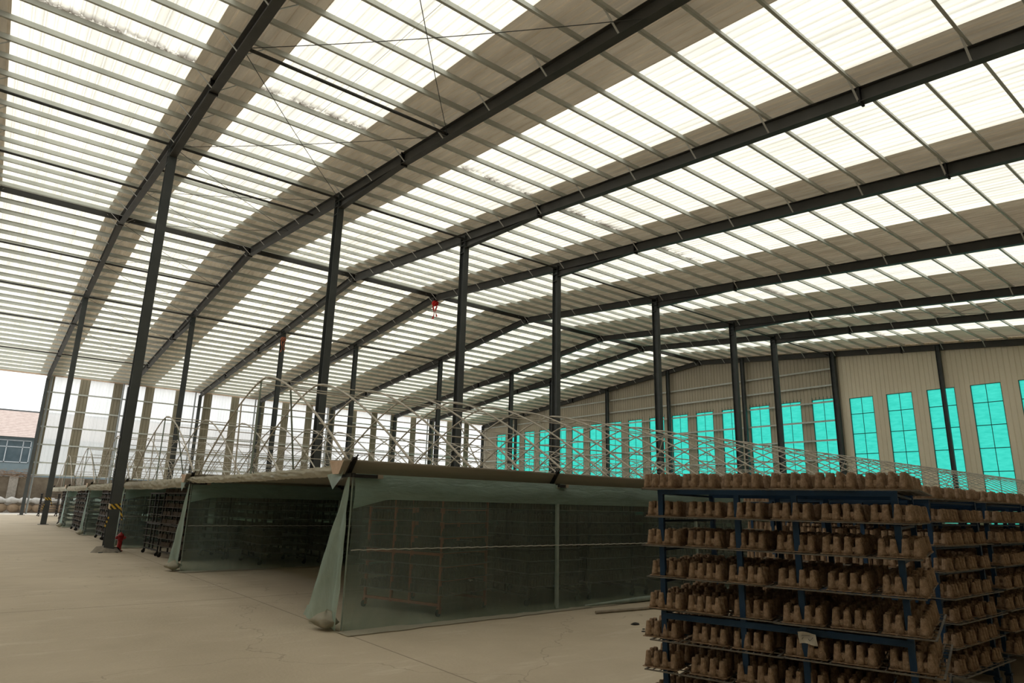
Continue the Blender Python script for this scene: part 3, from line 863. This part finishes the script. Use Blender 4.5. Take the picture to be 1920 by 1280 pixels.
# nearest blue cart
ANG = math.atan2(-.957, .287)
tn = cart(4.15, 3.34, ANG, 'blue', 'blue steel drying cart nearest the camera, paper tag on its middle rail', None)
def lab_near(li, rj, ci):
    if rj == 0: return 'brown pulp tray, tagged cart front row, %s shelf, %s from tunnel end' % (LN[li], ORD[5 - ci] if False else ORD[ci]), 'front row trays of the tagged cart'
    return 'brown pulp tray behind the front row, %s shelf of the tagged cart' % LN[li], 'trays deeper in the tagged cart, %s shelf' % LN[li]
trays(tn, lambda l, r, c: r == 0 or c in (0, 5) or l in (0, 1, 2), lab_near, None)
# block of carts behind
blk = [(6.97, 4.07), (8.5, 4.07), (10.03, 4.05), (11.55, 4.08), (9.6, 5.95), (11.12, 5.93), (12.64, 5.96), (13.1, 4.06), (14.2, 5.95)]
bl = ['right behind the tagged cart, side facing the aisle', 'third along the aisle behind the tagged cart', 'fourth along the aisle behind the tagged cart', 'fifth along the aisle', 'heading the inner line of carts',
      'second in the inner line of carts', 'third in the inner line of carts', 'last along the aisle', 'last in the inner line of carts']
for i, (x, y) in enumerate(blk):
    t = cart(x, y, -PI / 2, 'blue', 'blue drying cart of brown trays, ' + bl[i], 'blue carts parked behind the tagged one')
    nm = ['cart behind tagged one', 'third aisle cart', 'fourth aisle cart'][i] if i < 3 else ''
    def lab(li, rj, ci, nm=nm):
        if ci == 5: return 'brown pulp tray, aisle side of %s, %s shelf, %s' % (nm, LN[li], ORD[rj]), 'aisle side trays of ' + nm
        return 'brown pulp tray, inner part of %s, %s shelf' % (nm, LN[li]), 'inner trays on the %s shelf of %s' % (LN[li], nm)
    if i == 0: keep = lambda l, r, c: c == 5 or (c == 4 and r == 0) or l == 0
    elif i == 1: keep = lambda l, r, c: (c == 5 and r < 2) or (l == 0 and r < 2)
    elif i == 2: keep = lambda l, r, c: (c == 5 and l < 3) or (l == 0 and r < 2)
    else: keep = lambda l, r, c: False
    trays(t, keep, lab, None, cols=range(6), rows=range(4), levels=range(8) if i < 5 else range(4))
shaded = MB(); unshaded = stuff; stuff = shaded
# carts inside the nearest tunnel, dim behind the film
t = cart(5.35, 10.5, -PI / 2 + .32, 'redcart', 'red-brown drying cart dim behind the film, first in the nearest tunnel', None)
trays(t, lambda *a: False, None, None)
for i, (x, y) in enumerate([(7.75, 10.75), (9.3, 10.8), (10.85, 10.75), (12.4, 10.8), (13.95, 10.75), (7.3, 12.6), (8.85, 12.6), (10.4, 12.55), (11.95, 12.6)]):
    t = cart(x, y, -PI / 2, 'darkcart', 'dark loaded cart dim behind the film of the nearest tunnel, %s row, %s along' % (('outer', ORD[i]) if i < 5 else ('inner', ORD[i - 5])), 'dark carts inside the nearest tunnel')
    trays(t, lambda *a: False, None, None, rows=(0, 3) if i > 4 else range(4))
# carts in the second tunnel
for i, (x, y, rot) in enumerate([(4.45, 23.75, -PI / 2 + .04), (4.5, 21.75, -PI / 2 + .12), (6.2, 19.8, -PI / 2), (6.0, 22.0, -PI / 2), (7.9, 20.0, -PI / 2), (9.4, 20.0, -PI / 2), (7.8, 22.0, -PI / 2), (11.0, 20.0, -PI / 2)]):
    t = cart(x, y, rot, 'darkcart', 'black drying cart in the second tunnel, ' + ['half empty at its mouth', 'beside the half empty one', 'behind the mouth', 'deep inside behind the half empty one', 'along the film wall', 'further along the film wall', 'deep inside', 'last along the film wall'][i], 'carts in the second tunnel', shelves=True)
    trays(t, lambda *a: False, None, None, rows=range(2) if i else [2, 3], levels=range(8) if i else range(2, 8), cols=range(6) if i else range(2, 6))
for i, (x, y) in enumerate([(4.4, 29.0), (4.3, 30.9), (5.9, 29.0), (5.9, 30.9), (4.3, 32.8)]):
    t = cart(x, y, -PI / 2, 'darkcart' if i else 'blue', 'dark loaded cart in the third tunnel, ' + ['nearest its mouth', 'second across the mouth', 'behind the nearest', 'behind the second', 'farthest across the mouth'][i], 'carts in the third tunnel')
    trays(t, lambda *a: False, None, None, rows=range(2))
for i, (x, y) in enumerate([(4.25, 37.4), (4.3, 39.5), (4.3, 41.5), (4.3, 46.4), (4.3, 48.6), (4.5, 68.0)]):
    t = cart(x, y, -PI / 2, 'darkcart', 'grey drying cart ' + ['in the fourth tunnel, nearest its mouth', 'in the fourth tunnel, middle', 'in the fourth tunnel, far side', 'in the farthest tunnel, nearest', 'in the farthest tunnel, second', 'standing alone beside the open side'][i], 'far carts')
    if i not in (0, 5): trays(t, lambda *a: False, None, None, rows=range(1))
o_ = shaded.build('shaded_pulp_tray', MAT['shadedpulp'])
tag(o_, 'pulp trays coloured dark for shade, filling the carts inside the film tunnels', 'tray', None, 'stuff')
stuff = unshaded
so = stuff.build('pulp_tray', MAT['pulp'])
tag(so, 'remaining brown pulp trays filling the farther carts', 'tray', None, 'stuff')

# ------------------------------------------------------------ small things
# paper tag on the middle rail
m_ = Matrix.Translation((4.15, 3.34, 0)) @ Matrix.Rotation(ANG, 4, 'Z')
t = thing('paper_tag', 'crumpled white paper tag with a tick, on the middle rail of the nearest cart', 'tag', m_ @ Vector((.985, -.035, .86)), ANG)
mb = MB(); mb.grid(lambda u, v: (-.055 + .11 * u + .008 * v, -.004 - .006 * math.sin(u * 7 + v * 3), .035 - .07 * v + .005 * math.sin(u * 5)), 10, 6); mb.build('sheet', MAT['paper'], t, True)
mb = MB(); mb.bar((.010, -.014, .000), (.018, -.014, -.012), .002, .004, (0, 1, 0)); mb.bar((.018, -.014, -.012), (.040, -.014, .012), .002, .004, (0, 1, 0))
mb.bar((-.03, -.014, -.008), (-.02, -.014, .006), .002, .003, (0, 1, 0)); mb.bar((-.03, -.013, .016), (.02, -.013, .02), .002, .002, (0, 1, 0)); mb.build('handwriting', MAT['ink'], t)
# hazard tape bands
def tape(x, y, z, label, d=.36, wd=.27):
    t = thing('hazard_tape', label, 'tape', (x, y, z))
    mb = MB()
    for a, b in (((-wd / 2 - .006, -d / 2 - .006), (wd / 2 + .006, -d / 2 - .006)), ((wd / 2 + .006, -d / 2 - .006), (wd / 2 + .006, d / 2 + .006)), ((wd / 2 + .006, d / 2 + .006), (-wd / 2 - .006, d / 2 + .006)), ((-wd / 2 - .006, d / 2 + .006), (-wd / 2 - .006, -d / 2 - .006))):
        vs = []
        for s_, (px, py) in ((-1, a), (1, b)):
            sl = .08 * (px + py)
            vs += [(px, py, -.06 + sl), (px, py, .10 + sl)]
        mb.add([vs[0], vs[2], vs[3], vs[1]], [(0, 1, 2, 3)])
    mb.build('band', MAT['tape'], t)
    mb = MB(); mb.bar((wd / 2, -d / 2 - .02, -.02), (wd / 2 + .10, -d / 2 - .03, -.40), .004, .05, (1, 0, 0)); mb.bar((-wd / 2, -d / 2 - .02, -.3), (-wd / 2 - .07, -d / 2 - .02, -.62), .004, .04, (1, 0, 0)); mb.build('loose_end', MAT['tape'], t)
tape(FX[1], Y1, 1.36, 'yellow and black hazard tape tied round the hydrant column')
tape(FX[1], Y2, 1.45, 'yellow and black hazard tape round the first far column')
# hydrant
t = thing('fire_hydrant', 'short red fire hydrant standing behind the foot of the taped column', 'hydrant', (3.90, Y1 + .42, 0)); t.scale = (.75, .75, .75)
mb = MB(); mb.lathe([(.15, 0), (.15, .03), (.085, .04), (.085, .42), (.11, .44), (.11, .50), (.10, .52), (.10, .60)], 18); mb.build('barrel', MAT['red'], t, False)
mb = MB(); mb.lathe([(.125, .60), (.125, .63), (.10, .68), (.05, .72), (.03, .73), (.03, .77)], 18); mb.build('bonnet', MAT['red'], t)
for a in (0, PI / 2, PI):
    mm = Matrix.Rotation(a, 4, 'Z') @ Matrix.Translation((.09, 0, .54)) @ Matrix.Rotation(PI / 2, 4, 'Y')
    tmp = MB(); tmp.lathe([(.055, 0), (.055, .05), (.068, .055), (.068, .09), (.03, .10), (.02, .12)], 12)
    mb = MB(); mb.add([mm @ Vector(v) for v in tmp.v], tmp.f); mb.build('outlet_cap', MAT['red'], t)
# red cloth bows
def bow(loc, mat, label, sc=1.0):
    t = thing('cloth_bow', label, 'bow', loc)
    mb = MB()
    def ball(u, v):
        a = u * 2 * PI; b = v * PI; r = .19 * sc * (1 + .28 * math.sin(a * 7 + b * 5) * math.sin(b))
        return (r * math.sin(b) * math.cos(a), r * math.sin(b) * math.sin(a), r * math.cos(b) - .2 * sc)
    mb.grid(ball, 40, 20); mb.build('rosette', mat, t, True)
    for dx, L in ((-.10, .95), (.10, .75)):
        mb = MB(); mb.grid(lambda u, v: (dx * sc + .09 * sc * (u - .5) + .05 * sc * math.sin(v * 6 + dx * 20), .03 * math.sin(v * 8 + u * 3), -.35 * sc - L * sc * v), 4, 14); mb.build('tail', mat, t, True)
    return t
bow((FX[4], YR, soff(YR) + .02), MAT['redcloth'], 'bright red cloth bow hanging from the ridge of the fourth rafter')
bow((FX[3] - .05, Y2 - .25, soff(Y2) - .25), MAT['rustcloth'], 'faded rust-red cloth bow tied to the top of a far column', .9)
# pipe, clods
mb = MB(); mb.tube([(8.15, 7.95, .025), (11.2, 7.62, .025), (13.5, 7.5, .025)], .025, 8)
tag(mb.build('floor_pipe', MAT['wood']), 'thin brown pipe lying on the floor along the nearest film wall', 'pipe')
for i, (x, y, s_) in enumerate([(7.95, 6.95, .055), (7.6, 6.5, .025), (7.75, 6.62, .02)]):
    mb = MB(); mb.grid(lambda u, v: ((1.3 * s_ * math.sin(v * PI) * math.cos(u * 2 * PI)) * (1 + .5 * fbm(u * 4, v * 4, i)), s_ * math.sin(v * PI) * math.sin(u * 2 * PI) * (1 + .5 * fbm(u * 4, v * 4, i + 4)), max(0, s_ * .5 * math.cos(v * PI)) + .004), 12, 8)
    o = mb.build('floor_clod', MAT['black']); o.location = (x, y, 0)
    tag(o, ['dark clod of dirt on the floor beside the nearest cart', 'small dark crumb on the floor near the clod', 'tiny dark crumb on the floor near the clod'][i], 'clod')

# ------------------------------------------------------------ outside, seen past the open side
YB = 80.0
t = thing('boundary_wall', 'low brown yard wall with piers beyond the open side', 'wall', (0, YB, 0))
mb = MB(); mb.box((-14, 0, -.02), (60, .25, 3.35)); mb.build('wall_run', MAT['brick'], t)
for x in (-3.2, 2.9, 8.3, 13.5, 18.7): 
    mb = MB(); mb.box((x - .35, -.15, -.02), (x + .35, 0, 3.4)); mb.build('pier', MAT['concrete'], t)
for i in range(13):
    x = -.6 + .95 * i; L = R.uniform(.85, 1.0)
    mb = MB(); mb.grid(lambda u, v: (L * (u - .5) * (1 + .05 * math.sin(v * 6)), .42 * math.cos(v * 2 * PI) * (.35 + .65 * math.sin(PI * (u * .9 + .05))), .42 + .40 * math.sin(v * 2 * PI) * (.4 + .6 * math.sin(PI * (u * .9 + .05)))), 10, 12)
    o = mb.build('tan_sack', MAT['sackbrown'], None, True); o.location = (x, 78.2, 0); o.scale = (1, 1, 1.05)
    tag(o, 'full tan sack in the bottom row by the yard wall', 'sack', 'bottom row of tan sacks')
for i in range(12):
    x = -.9 + .98 * i
    mb = MB(); mb.grid(lambda u, v: (1.05 * (u - .5), .4 * math.cos(v * 2 * PI) * (.3 + .7 * math.sin(PI * (u * .9 + .05))), .30 * math.sin(v * 2 * PI) * (.4 + .6 * math.sin(PI * (u * .9 + .05))) + .04 * math.sin(u * 9 + i)), 10, 12)
    o = mb.build('white_sack', MAT['sackwhite'], None, True); o.location = (x, 78.2, 1.12)
    tag(o, 'white woven sack lying on the tan sacks by the yard wall', 'sack', 'upper row of white sacks')
mb = MB()
for i in range(260):
    x = R.uniform(-6, 3.9); z = 3.35 + abs(R.gauss(0, .25)); L = R.uniform(.4, 1.3); a = R.uniform(-.5, .5)
    mb.bar((x, YB + R.uniform(-.35, .2), z), (x + L * math.cos(a), YB + R.uniform(-.35, .2), max(3.0, z + L * math.sin(a) * .6)), .03, .03)
tag(mb.build('brushwood', MAT['brush']), 'heap of dried brushwood along the top of the yard wall', 'brushwood', None, 'stuff')
t = thing('neighbour_house', 'grey-blue house with pale pink tiled roof beyond the open side', 'house', (0, 92, 0))
mb = MB(); mb.box((-16, 0, 0), (40, 9, 8.0)); mb.build('house_wall', MAT['bluewall'], t)
mb = MB()
rows = 16
for k in range(rows):
    y0 = -.7 + 5.2 * k / rows; z0 = 7.85 + 3.35 * k / rows; y1 = -.7 + 5.2 * (k + 1) / rows; z1 = 7.85 + 3.35 * (k + 1) / rows
    mb.add([(-16.5, y0, z0 + .06), (40, y0, z0 + .06), (40, y1, z1), (-16.5, y1, z1), (-16.5, y0, z0), (40, y0, z0)], [(0, 1, 2, 3), (4, 5, 1, 0)])
mb.add([(-16.5, 4.5, 11.2), (40, 4.5, 11.2), (40, 9.7, 7.85), (-16.5, 9.7, 7.85)], [(0, 1, 2, 3)])
mb.build('tiled_roof', MAT['rooftile'], t)
mb = MB(); mb.box((-16.5, 4.4, 11.15), (40, 4.65, 11.32)); mb.build('ridge_cap', MAT['steel'], t)
for x in (-7.0, 1.3, 9.5, 17.5):
    mb = MB(); mb.box((x, -.04, 5.1), (x + 3.0, .0, 7.5)); f = mb.build('house_window', MAT['glass'], t)
    mb = MB()
    for zz in (5.1, 6.75, 7.45): mb.box((x, -.09, zz), (x + 3.0, -.03, zz + .09))
    for xx in (x, x + .75, x + 2.2, x + 2.92): mb.box((xx, -.09, 5.1), (xx + .09, -.03, 7.5))
    mb.build('window_frame', MAT['whiteframe'], f)
